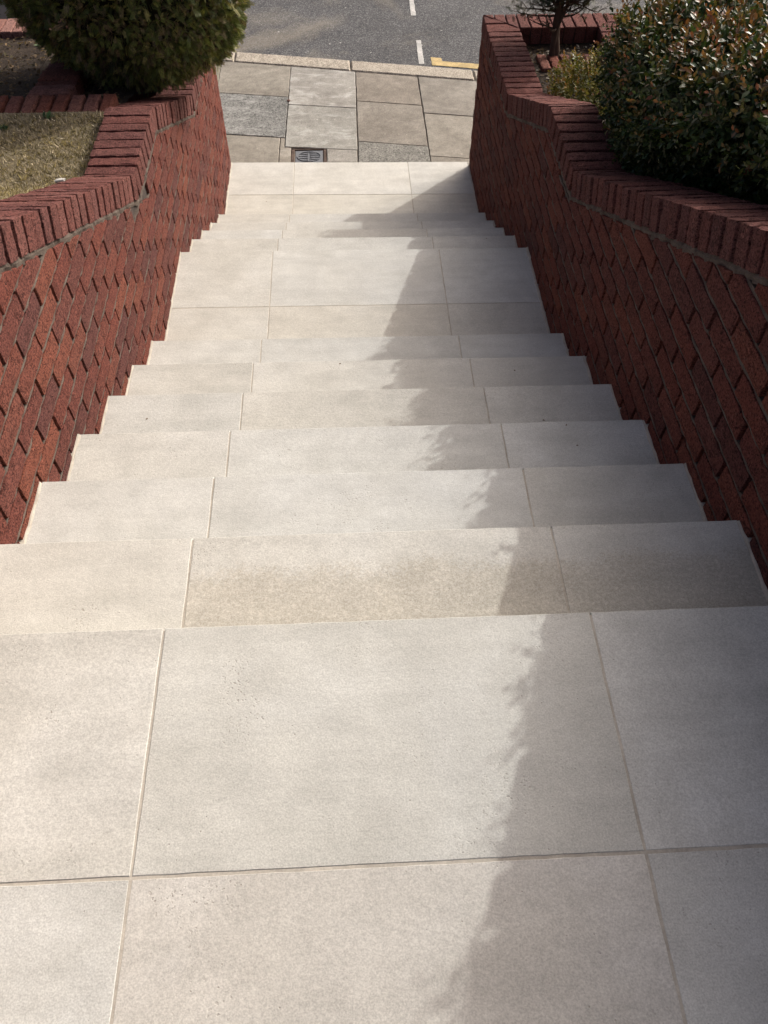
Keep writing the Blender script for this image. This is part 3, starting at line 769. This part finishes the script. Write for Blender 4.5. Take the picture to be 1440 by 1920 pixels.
# ---------------------------------------------------------------- glossy hedge on the right
def rc(y): return float(top_at(RTOP, y))
PROF = [(2.17, -.09), (2.12, .02), (2.075, .12), (2.035, .22), (2.015, .32), (2.04, .41), (2.11, .48), (2.24, .54), (2.42, .58), (2.70, .61), (3.05, .61), (3.40, .58)]
def hedge_scale(y):                      # height of the hedge over the coping, lower towards the top of the flight
    if y > 1.95: return .88+.12*math.exp(-((y-2.4)/.2)**2)
    if y > 1.3: return .46+.42*(y-1.3)/.65
    return .46+.10*math.exp(-((y-.7)/.38)**2)
def hedge_pt(y, s):
    k = s*(len(PROF)-1); i = min(int(k), len(PROF)-2); t = k-i
    x = PROF[i][0]*(1-t)+PROF[i+1][0]*t; h = PROF[i][1]*(1-t)+PROF[i+1][1]*t
    e = max(0.0, (y-2.55)/.50); e = min(e, 1.0)
    if e > 0:                            # rounded far end
        r = math.sqrt(max(0, 1-e*e)); xm = 2.6; x = xm+(x-xm)*(.35+.65*r); h = -.05+(h+.05)*(.25+.75*r)
    hs = hedge_scale(y)
    if h > 0: h *= hs
    lump = .065*mnoise.noise(Vector((x*3.1, y*3.1, h*4)))+.04*mnoise.noise(Vector((x*8, y*8, h*8+4)))
    k2 = min(1.0, max(0.0, (1.95-y)/.55))*(1-.55*min(1.0, max(0.0, (1.25-y)/.4))); x += .045+.085*k2
    return Vector((x-lump*.9, y, rc(min(y, 2.9))+h+lump))
hedge = thing('glossy_hedge', 'dense glossy evergreen hedge with coppery young shoots behind the shaded wall', 'hedge', (2.7, 1.6, -.4))
hb = WL[hedge.name]
# dark lump added inside the leaves to block light through the hedge
ny, ns_ = 60, 22; v = []; f = []
for j in range(ny+1):
    y = -1.6+(3.08+1.6)*j/ny
    for i in range(ns_+1):
        p = hedge_pt(y, i/ns_); c = Vector((2.75, y, rc(min(y, 2.9))+.05)); q = c+(p-c)*.80; v.append(q-hb)
for j in range(ny):
    for i in range(ns_): f.append([j*(ns_+1)+i, j*(ns_+1)+i+1, (j+1)*(ns_+1)+i+1, (j+1)*(ns_+1)+i])
INNER = plain('dark_core_filler', (.018, .017, .011), .95, 0, .05)  # near-black filler for the added cores, in place of real twigs
obj('light_block_core', mesh('light_block_core', v, f, INNER), hedge, hb)
def hedge_samples(n, ylo, yhi, slo, shi):
    P = np.zeros((n, 3)); Nn = np.zeros((n, 3))
    for i in range(n):
        y = ylo+(yhi-ylo)*random.random(); s = slo+(shi-slo)*random.random()
        p = hedge_pt(y, s); a = hedge_pt(y+.03, s)-p; b = hedge_pt(y, min(1, s+.03))-hedge_pt(y, max(0, s-.03))
        nn = b.cross(a) if True else a.cross(b)
        if nn.x*(p.x-2.75)+nn.z*.6 < 0: nn = -nn
        nn.normalize(); P[i] = p; Nn[i] = nn
    return P, Nn
GREENS = [(.030, .058, .018), (.040, .072, .022), (.056, .088, .026), (.036, .058, .023), (.085, .10, .030)]
COPPER = [(.27, .115, .055), (.31, .15, .065), (.22, .15, .045), (.32, .12, .07)]
def hedge_batch(n, ylo, yhi, slo, shi, depth0, depth1, ls, tipk, nleaf):
    P, Nn = hedge_samples(n, ylo, yhi, slo, shi)
    P = P-Nn*RNG.uniform(depth0, depth1, (n, 1))
    ax = Nn*.8+unit(n)*.75+np.array([0, 0, .55])
    up = np.clip(Nn[:, 2]+.15, 0, 1)
    return sprigs(P, ax, RNG.uniform(.05, .11, n), nleaf, ls, pick(GREENS, n), pick(COPPER, n), tipk*(.05+.95*up)*(RNG.random(n) < (.10+.75*up)))
B = [hedge_batch(2300, .5, 3.12, 0, .62, .02, .08, .040, .9, 9), hedge_batch(1500, .9, 3.12, 0, .75, -.03, .03, .036, 1.1, 10),
     hedge_batch(2000, -1.6, .95, 0, .75, -.015, .05, .030, 1.0, 8), hedge_batch(1300, -.5, 3.12, .6, 1, -.02, .06, .042, 1.1, 8)]
P, A, Nn, Sz, C = [np.concatenate(x) for x in zip(*B)]
fo = tag(obj('foliage', leaf_mesh('foliage', LV, LF, P-np.array(hb), A, Nn, Sz, C, LEAF), hedge, hb), kind='stuff')
# long proud shoots, each one a piece of its own
SH = []
for k in range(8):
    b_ = np.zeros((1, 3)); a_ = np.array([[0, 0, 1.0]])
    q = sprigs(b_, a_, np.array([.10+.008*k]), 9+k % 3, .036, pick(GREENS, 1)*1.25, pick(COPPER, 1), np.array([1.2]))
    me = leaf_mesh('shoot', LV, LF, *q, LEAF); SH.append(me)
P, Nn = hedge_samples(260, 1.15, 3.05, .25, .85)
for i in range(260):
    d = Vector(Nn[i])*.7+Vector(unit(1)[0])*.6+Vector((-.1, 0, .5))
    obj('leafy_shoot', SH[i % 8], hedge, Vector(P[i])-Vector(Nn[i])*.01, d.to_track_quat('Z', 'Y').to_euler())

# low yellow-green shrub between hedge and planter
shrub = thing('small_shrub', 'low yellow-green shrub with orange tips between hedge and planter', 'shrub', (2.42, 3.75, -.85)); sb = np.array(WL[shrub.name])
n = 900; u = unit(n); u[:, 2] = np.abs(u[:, 2])
P = np.array([2.33, 3.62, -.84])+u*np.array([.29, .42, .36])*(.62+.42*RNG.random((n, 1)))
P[:, 0] = np.maximum(P[:, 0], 2.13+.03*RNG.random(n))
q = sprigs(P, u+np.array([0, 0, .7])+unit(n)*.6, RNG.uniform(.04, .08, n), 9, .027, pick([(.13, .135, .030), (.17, .155, .040), (.09, .10, .026)], n), pick(COPPER+[(.35, .22, .05)], n), (RNG.random(n) < .7)*1.0)
tag(obj('foliage', leaf_mesh('foliage', LV, LF, q[0]-sb, *q[1:], SHRUBM), shrub, sb), kind='stuff')
paths = []
for i in range(40):
    d = Vector(u[i]); paths.append([((0, 0, 0), .006), (d*.14+Vector((0, 0, .03)), .004), (Vector((d.x*.28, d.y*.30, d.z*.24)), .002)])
obj('stems', mesh('stems', *tubes(paths, 5), BARK), shrub, sb)

# ---------------------------------------------------------------- clipped cypress on the left
bush = thing('clipped_cypress', 'rounded clipped cypress bush overhanging the sunlit wall', 'bush', (-.33, 3.95, -.62)); bb = np.array(WL[bush.name])
BC = np.array([-.195, 3.98, -.03]); BR = np.array([.632, .60, .645])
FV, FFc = [], []
def add_sliver(x0, y0, x1, y1, w_, z=0.0):
    d = Vector((x1-x0, y1-y0)); nn = Vector((-d.y, d.x)).normalized()*w_; k = len(FV)
    mx, my = x0+d.x*.45, y0+d.y*.45
    FV.extend([(x0, y0, z), (mx+nn.x, my+nn.y, z+.02), (x1, y1, z-.03), (mx-nn.x, my-nn.y, z+.02)]); FFc.append([k, k+1, k+2, k+3])
add_sliver(0, 0, 0, 1.0, .035)
for i, t in enumerate((.16, .3, .44, .58, .72, .84)):
    L = .50*(1-t*.62); s = 1 if i % 2 else -1
    for sg in (1, -1):
        x1, y1 = sg*L*.62, t+L*.72
        add_sliver(0, t-.03, x1, y1, .030, .02)
        add_sliver(x1*.45, t+(y1-t)*.45, x1*.45+sg*L*.10, t+(y1-t)*.45+L*.42, .023, .03)
def bush_r(u):
    r = np.ones(len(u))
    for i in range(len(u)):
        v_ = Vector(u[i]); r[i] = 1+.045*mnoise.noise(v_*3.2)+.035*mnoise.noise(v_*8+Vector((3, 1, 2)))
    return r
def cyp(n, d0, d1, size, cols, low=False):
    u = unit(n)
    if low: u[:, 2] = -np.abs(u[:, 2])
    r = bush_r(u)-RNG.uniform(d0, d1, n)
    P = BC+u*BR*r[:, None]
    P[:, 2] = np.maximum(P[:, 2], -.585+.05*RNG.random(n))
    nr = u/BR; nr /= np.linalg.norm(nr, axis=1, keepdims=True)
    hang = np.clip(.25-u[:, 2], 0, 1)[:, None]
    ax = nr*.75+unit(n)*.8+np.array([0, 0, .35])*(1-hang*1.6)
    N_ = np.cross(ax, unit(n))
    return P, ax, N_, size*RNG.uniform(.6, 1.2, n), pick(cols, n, .3)
CG = [(.115, .145, .042), (.155, .185, .052), (.21, .225, .065), (.10, .125, .046), (.28, .26, .10), (.23, .18, .10)]
CD = [(.05, .065, .026), (.11, .085, .05), (.17, .125, .08)]
B = [cyp(17000, -.02, .05, .052, CG), cyp(5500, .04, .14, .066, CG[:4]+CD), cyp(900, .03, .16, .085, CD, True)]
P, A, Nn, Sz, C = [np.concatenate(x) for x in zip(*B)]
# thin the shaded, half-dead underside towards the lawn
keep = ~((P[:, 2] < BC[2]-.30) & (P[:, 0] < BC[0]+.05) & (RNG.random(len(P)) < .38))
crown = tag(obj('crown', leaf_mesh('crown', FV, FFc, (P-bb)[keep], A[keep], Nn[keep], Sz[keep], C[keep], CONI), bush, bb), kind='stuff')
iv, if_ = [], []
n1, n2 = 24, 14
for j in range(n2+1):
    th = math.pi*j/n2
    for i in range(n1):
        ph = 2*math.pi*i/n1; d = Vector((math.sin(th)*math.cos(ph), math.sin(th)*math.sin(ph), math.cos(th)))
        r = .80+.06*mnoise.noise(d*3); iv.append((BC[0]+d.x*BR[0]*r-bb[0], BC[1]+d.y*BR[1]*r-bb[1], BC[2]+.05+d.z*BR[2]*r-bb[2]))
for j in range(n2):
    for i in range(n1): if_.append([j*n1+i, j*n1+(i+1) % n1, (j+1)*n1+(i+1) % n1, (j+1)*n1+i])
obj('light_block_core', mesh('light_block_core', iv, if_, INNER), bush, bb)  # dark lump added inside the crown so that no light passes through
obj('trunk', mesh('trunk', *tubes([[((-.33, 3.95, -.72), .05), ((-.31, 3.96, -.4), .042), ((-.25, 3.98, 0), .03)]], 8), BARK), bush, (0, 0, 0))
tp = []
rt = random.Random(4)
for i in range(95):
    a = rt.uniform(math.pi*.95, math.pi*1.75); z = rt.uniform(-.85, -.35); k = math.sqrt(1-z*z)
    d = Vector((math.cos(a)*k, math.sin(a)*k, z)); p0 = Vector(BC)+Vector((d.x*BR[0], d.y*BR[1], d.z*BR[2]))*.78
    t_ = Vector((rt.uniform(-1, 1), rt.uniform(-1, 1), rt.uniform(-.6, .3)))
    p1 = p0+d*.08+t_*.04; p2 = p1+d*.05+t_*.06+Vector((0, 0, -.02))
    tp.append([(p0, .0022), (p1, .0017), (p2, .0008)])
obj('dead_twigs', mesh('dead_twigs', *tubes(tp, 4), TWIG), bush, (0, 0, 0))

# ---------------------------------------------------------------- little tree in the planter
tree = thing('small_planter_tree', 'small dark tree with twisted trunk and bare lower twigs in the brick planter', 'tree', (2.32, 4.66, -.87)); tb = Vector(WL[tree.name])
obj('trunk', mesh('trunk', *tubes([[((0, 0, -.06), .040), ((.005, -.004, .02), .031), ((-.008, .003, .10), .026), ((-.016, 0, .20), .025), ((-.006, .006, .30), .022), ((.01, 0, .45), .016), ((.0, 0, .6), .01)],
     [((-.012, -.02, -.05), .028), ((-.02, -.02, .05), .018), ((-.012, -.012, .16), .014), ((.03, -.02, .30), .011), ((.08, -.02, .45), .007)]], 9), BARK, True), tree, tb)
brs = []; tips = []; rt = random.Random(9)
for i in range(46):
    a = rt.uniform(0, 2*math.pi); z0 = rt.uniform(.13, .42); L = rt.uniform(.14, .30)
    d = Vector((math.cos(a), math.sin(a), rt.uniform(-.05, .55))); p = Vector((-.01, 0, z0)); pts = [(p.copy(), .008)]
    for s in range(5):
        d = (d+Vector((rt.uniform(-.35, .35), rt.uniform(-.35, .35), rt.uniform(-.15, .35)))).normalized(); p = p+d*L/5
        pts.append((p.copy(), .0065*(1-s/5.5)))
        if s > 0:
            for q in range(2):
                e = (d+Vector((rt.uniform(-1, 1), rt.uniform(-1, 1), rt.uniform(-.3, .8)))).normalized(); m = p+e*rt.uniform(.03, .07)
                brs.append([(p.copy(), .0026), ((p+m)/2+Vector((0, 0, .004)), .0019), (m, .0009)]); tips.append(m)
    brs.append(pts)
obj('branches', mesh('branches', *tubes(brs, 5), BARK), tree, tb)
n = 2600; u = unit(n); rr = RNG.random(n)**.45
P = np.array([.02, -.03, .60])+u*np.array([.27, .25, .25])*rr[:, None]
T_ = np.array([tuple(t) for t in tips]); T_ = T_[(T_[:, 2] > .24)]
P = np.concatenate([P, T_, T_+RNG.normal(size=T_.shape)*.02]); n = len(P)
tag(obj('crown', leaf_mesh('crown', FV, FFc, P, unit(n)+np.array([0, 0, .5]), unit(n), RNG.uniform(.035, .065, n), pick([(.045, .052, .024), (.065, .062, .032), (.042, .055, .026)], n, .3), CONI), tree, tb), kind='stuff')

# ---------------------------------------------------------------- dry turf blades, weeds, litter
n = 30000
gx = -.203-RNG.random(n)**1.2*.76; gy = RNG.uniform(1.2, 3.07, n)
gz = np.array([zlawn(x, y) for x, y in zip(gx, gy)])-.003
GV = [(-.10, 0, 0), (.10, 0, 0), (.06, .6, .06), (0, 1, .22), (-.06, .6, .06)]; GF = [[0, 1, 2, 4], [4, 2, 3]]
ax = unit(n)*1.1+np.array([0, 0, .55]); ax[:, 2] = np.abs(ax[:, 2])
pat = np.array([mnoise.noise(Vector((x*7, y*7, 1))) for x, y in zip(gx, gy)])
gc = pick([(.35, .295, .20), (.45, .385, .275), (.28, .235, .15), (.22, .19, .11), (.55, .485, .37)], n, .25)*(1+.35*pat[:, None])
tag(obj('grass', leaf_mesh('grass', GV, GF, np.stack([gx, gy, gz], 1), ax, unit(n), RNG.uniform(.009, .03, n), np.clip(gc, 0, 1), GRASSM)), 'short dry yellowed grass on the lawn beside the sunlit coping', 'grass', kind='stuff')
def weed(x, y, z, n, size, label, cols):
    wd = thing('weed', label, 'weed', (x, y, z)); a = RNG.uniform(0, 6.28, n)
    ax = np.stack([np.cos(a), np.sin(a), RNG.uniform(.25, 1.1, n)], 1)
    obj('leaves', leaf_mesh('leaves', LV, LF, RNG.normal(size=(n, 3))*np.array([.008, .008, .002]), ax, np.tile([[0, 0, 1.0]], (n, 1))+unit(n)*.3, size*RNG.uniform(.6, 1.2, n), pick(cols, n), LEAF), wd, (x, y, z))
G2 = [(.05, .10, .03), (.07, .12, .035)]
weed(-.52, 3.03, -.428, 7, .045, 'small green weed against the brick edging row', G2)
weed(-.70, 2.93, -.43, 16, .030, 'low dark weed in the turf at the left edge', G2)
weed(-1.02, 4.72, -.80, 14, .06, 'broad leaved weed in front of the left street wall', G2)
weed(2.46, 4.58, -.875, 12, .05, 'grey-green weed growing in the planter beside the tree', [(.16, .18, .11), (.10, .13, .07)])
weed(2.13, 4.62, -.875, 30, .03, 'dry brown clump between the tree trunk and the coping', [(.22, .15, .07), (.28, .20, .10)])
def litter(name, label, n, xr, yr, zf, cols, smin, smax):
    x = RNG.uniform(*xr, n); y = RNG.uniform(*yr, n); z = np.array([zf(a, b) for a, b in zip(x, y)])+.004+RNG.random(n)*.008
    nn = unit(n)*.6+np.array([0, 0, 1.0])
    tag(obj(name, leaf_mesh(name, LV, LF, np.stack([x, y, z], 1), unit(n)*np.array([1, 1, .25]), nn, RNG.uniform(smin, smax, n), pick(cols, n, .35), GRASSM)), label, 'leaf litter', kind='stuff')
LC = [(.10, .065, .035), (.16, .11, .06), (.05, .035, .022), (.22, .16, .10), (.07, .06, .03)]
litter('leaf_litter', 'dry leaf litter on the soil around the small tree', 900, (W+.23, 2.62), (3.9, 4.81), lambda a, b: zhb(a, b), LC+[(.34, .31, .26)], .012, .032)
litter('leaf_litter', 'dark leaf litter on the shaded soil under the clipped bush', 1500, (-1.5, -.22), (3.26, 4.88), lambda a, b: zbed(a, b)-.012, LC, .012, .035)
rv_, rf_ = rough_box(.044, .026, .014, 5, 4, 3, .004, .004, 77, 40)
tag(obj('white_stone', mesh('white_stone', rv_, rf_, plain('white_stone_chip', (.5, .48, .44), .9)), None, (-.238, 2.19, -.262), (-.44, .1, .4)), 'small white stone chip lying against the sunlit coping', 'stone')
LIT = plain('dead_leaf', (.16, .10, .055), .8)
def flake(s, seed):
    v, f = rough_box(s*1.6, s, s*.3, 3, 2, 1, s*.25, s*.2, seed, 60); return mesh('debris', v, f, LIT)
dl = [flake(.006, i) for i in range(4)]
LSC = ['in shade on the fourth tread, nearest its front edge', 'in shade behind it on the fourth tread', 'in shade on the fifth tread near the right wall', 'in sun on the fifth tread by the sunlit wall', 'in shade on the sixth tread by the right wall', 'near the middle of the sixth tread', 'on the bottom landing by the sunlit wall', 'on the first tread below the middle landing']
spots = [(1.64, .86, 4), (1.62, .95, 4), (1.60, 1.12, 5), (.16, 1.19, 5), (1.58, 1.55, 6), (.86, 1.62, 6), (.30, 4.6, 13), (1.72, 3.16, 9)]
for i, (x, y, k) in enumerate(spots):
    o = tag(obj('leaf_scrap', dl[i % 4], None, (x, y, ZN[k]+.002), (0, 0, i*1.3)), 'tiny brown dry leaf scrap ' + LSC[i], 'leaf scrap', 'leaf scraps on the steps')

# ---------------------------------------------------------------- parked car beyond the bush
CARP = plain('car_paint', (.06, .065, .075), .25, .4); GLASS = plain('car_glass', (.02, .025, .03), .08); TYRE = plain('tyre_rubber', (.018, .018, .018), .85); ALLOY = plain('alloy_spokes', (.34, .33, .32), .4, .5)
DARK = plain('black_trim', (.012, .012, .012), .7)
car = thing('parked_car', 'dark parked car with grey spoked wheels at the kerb, mostly hidden behind the clipped bush', 'car', (-3.35, 8.62, ZB-.11))
cyaw = math.atan(CS); cb_ = WL[car.name]; RZ = Matrix.Rotation(cyaw, 4, 'Z')
def cpart(name, v, f, mat, parent=None, at=(0, 0, 0), smooth=False):
    wp = cb_ + RZ @ Vector(at)
    return obj(name, mesh(name, [RZ @ Vector(p) for p in v], f, mat, smooth), parent or car, wp)
st_ = [(-2.05, .38, .62, .70), (-1.98, .30, .78, .80), (-1.5, .24, .88, .87), (-.7, .22, .92, .89), (.5, .22, .93, .89), (1.2, .22, .90, .88), (1.8, .28, .80, .84), (2.05, .36, .66, .72)]
v = []; f = []
for x, zb_, zt_, hw in st_:
    v += [(x, -hw*.94, zb_), (x, -hw, zb_+.18), (x, -hw, (zb_+zt_)/2+.05), (x, -hw*.93, zt_), (x, hw*.93, zt_), (x, hw, (zb_+zt_)/2+.05), (x, hw, zb_+.18), (x, hw*.94, zb_)]
for i in range(len(st_)-1):
    for j in range(8): f.append([i*8+j, i*8+8+j, i*8+8+(j+1) % 8, i*8+(j+1) % 8])
f += [list(range(7, -1, -1))[::-1], [len(v)-8+i for i in range(8)][::-1]]
cpart('body', v, f, CARP, None, (0, 0, 0), True)
cs = [(-1.55, .88, .80), (-1.0, 1.34, .64), (-.3, 1.46, .62), (.35, 1.42, .63), (1.05, .90, .80)]
v = []; f = []
for x, z, hw in cs: v += [(x, -.82, .86), (x, -hw, z), (x, hw, z), (x, .82, .86)]
for i in range(4):
    for j in range(3): f.append([i*4+j, i*4+4+j, i*4+5+j, i*4+1+j])
cpart('cabin_glass', v, f, GLASS)
v, f = [], []
for x, z, hw in cs[1:4]: v += [(x, -hw-.01, z-.03), (x, -hw+.05, z+.02), (x, hw-.05, z+.02), (x, hw+.01, z-.03)]
for i in range(2):
    for j in range(3): f.append([i*4+j, i*4+4+j, i*4+5+j, i*4+1+j])
cpart('roof', v, f, CARP, None, (0, 0, 0), True)
def wheel(x, sgn):
    R = .335
    def ring(prof, n=28):
        vv = []; ff = []
        for r, y in prof: vv += [(r*math.cos(2*math.pi*i/n), y, r*math.sin(2*math.pi*i/n)) for i in range(n)]
        for k in range(len(prof)-1):
            for i in range(n): ff.append([k*n+i, k*n+(i+1) % n, (k+1)*n+(i+1) % n, (k+1)*n+i])
        return vv, ff
    s = sgn
    vv, ff = ring([(.24, s*.02), (.25, s*.0), (R-.015, -s*.005), (R, s*.03), (R, s*.17), (R-.02, s*.2), (.2, s*.2)])
    wh = cpart('wheel', vv, ff, TYRE, None, (x, -s*.885 if s > 0 else .885, R), True)
    vv, ff = cat_mesh([ring([(.225, s*.03), (.243, s*.002), (.25, s*.02)]), ring([(.0, s*.0), (.045, s*.0), (.055, s*.03)])])
    for k in range(7):
        a = 2*math.pi*k/7+.35; d = Vector((math.cos(a), 0, math.sin(a))); q = Vector((-d.z, 0, d.x))
        pts = []
        for r, w_, y in ((.04, .024, .006), (.235, .017, .012)):
            for e in (-1, 1): pts += [d*r+q*w_*e+Vector((0, s*y, 0)), d*r+q*w_*e+Vector((0, s*(y+.03), 0))]
        k0 = len(vv); vv += [tuple(p) for p in pts]; ff += [[k0, k0+2, k0+6, k0+4], [k0+1, k0+5, k0+7, k0+3], [k0, k0+4, k0+5, k0+1], [k0+2, k0+3, k0+7, k0+6]]
    cpart('rim', vv, ff, ALLOY, wh, (x, -s*.885 if s > 0 else .885, R))
    vv, ff = ring([(.001, s*.08), (.24, s*.08), (R+.07, s*.06)])
    cpart('wheel_arch', vv, ff, DARK, None, (x, -s*.885 if s > 0 else .885, R+.01))
for x in (-1.28, 1.30):
    wheel(x, 1); wheel(x, -1)
for sg in (-.55, .55):
    pv, pf = box(-.03, .03, -.14, .14, -.06, .06)
    cpart('headlight', pv, pf, plain('lamp_lens', (.6, .6, .6), .15), None, (2.0, sg, .62))
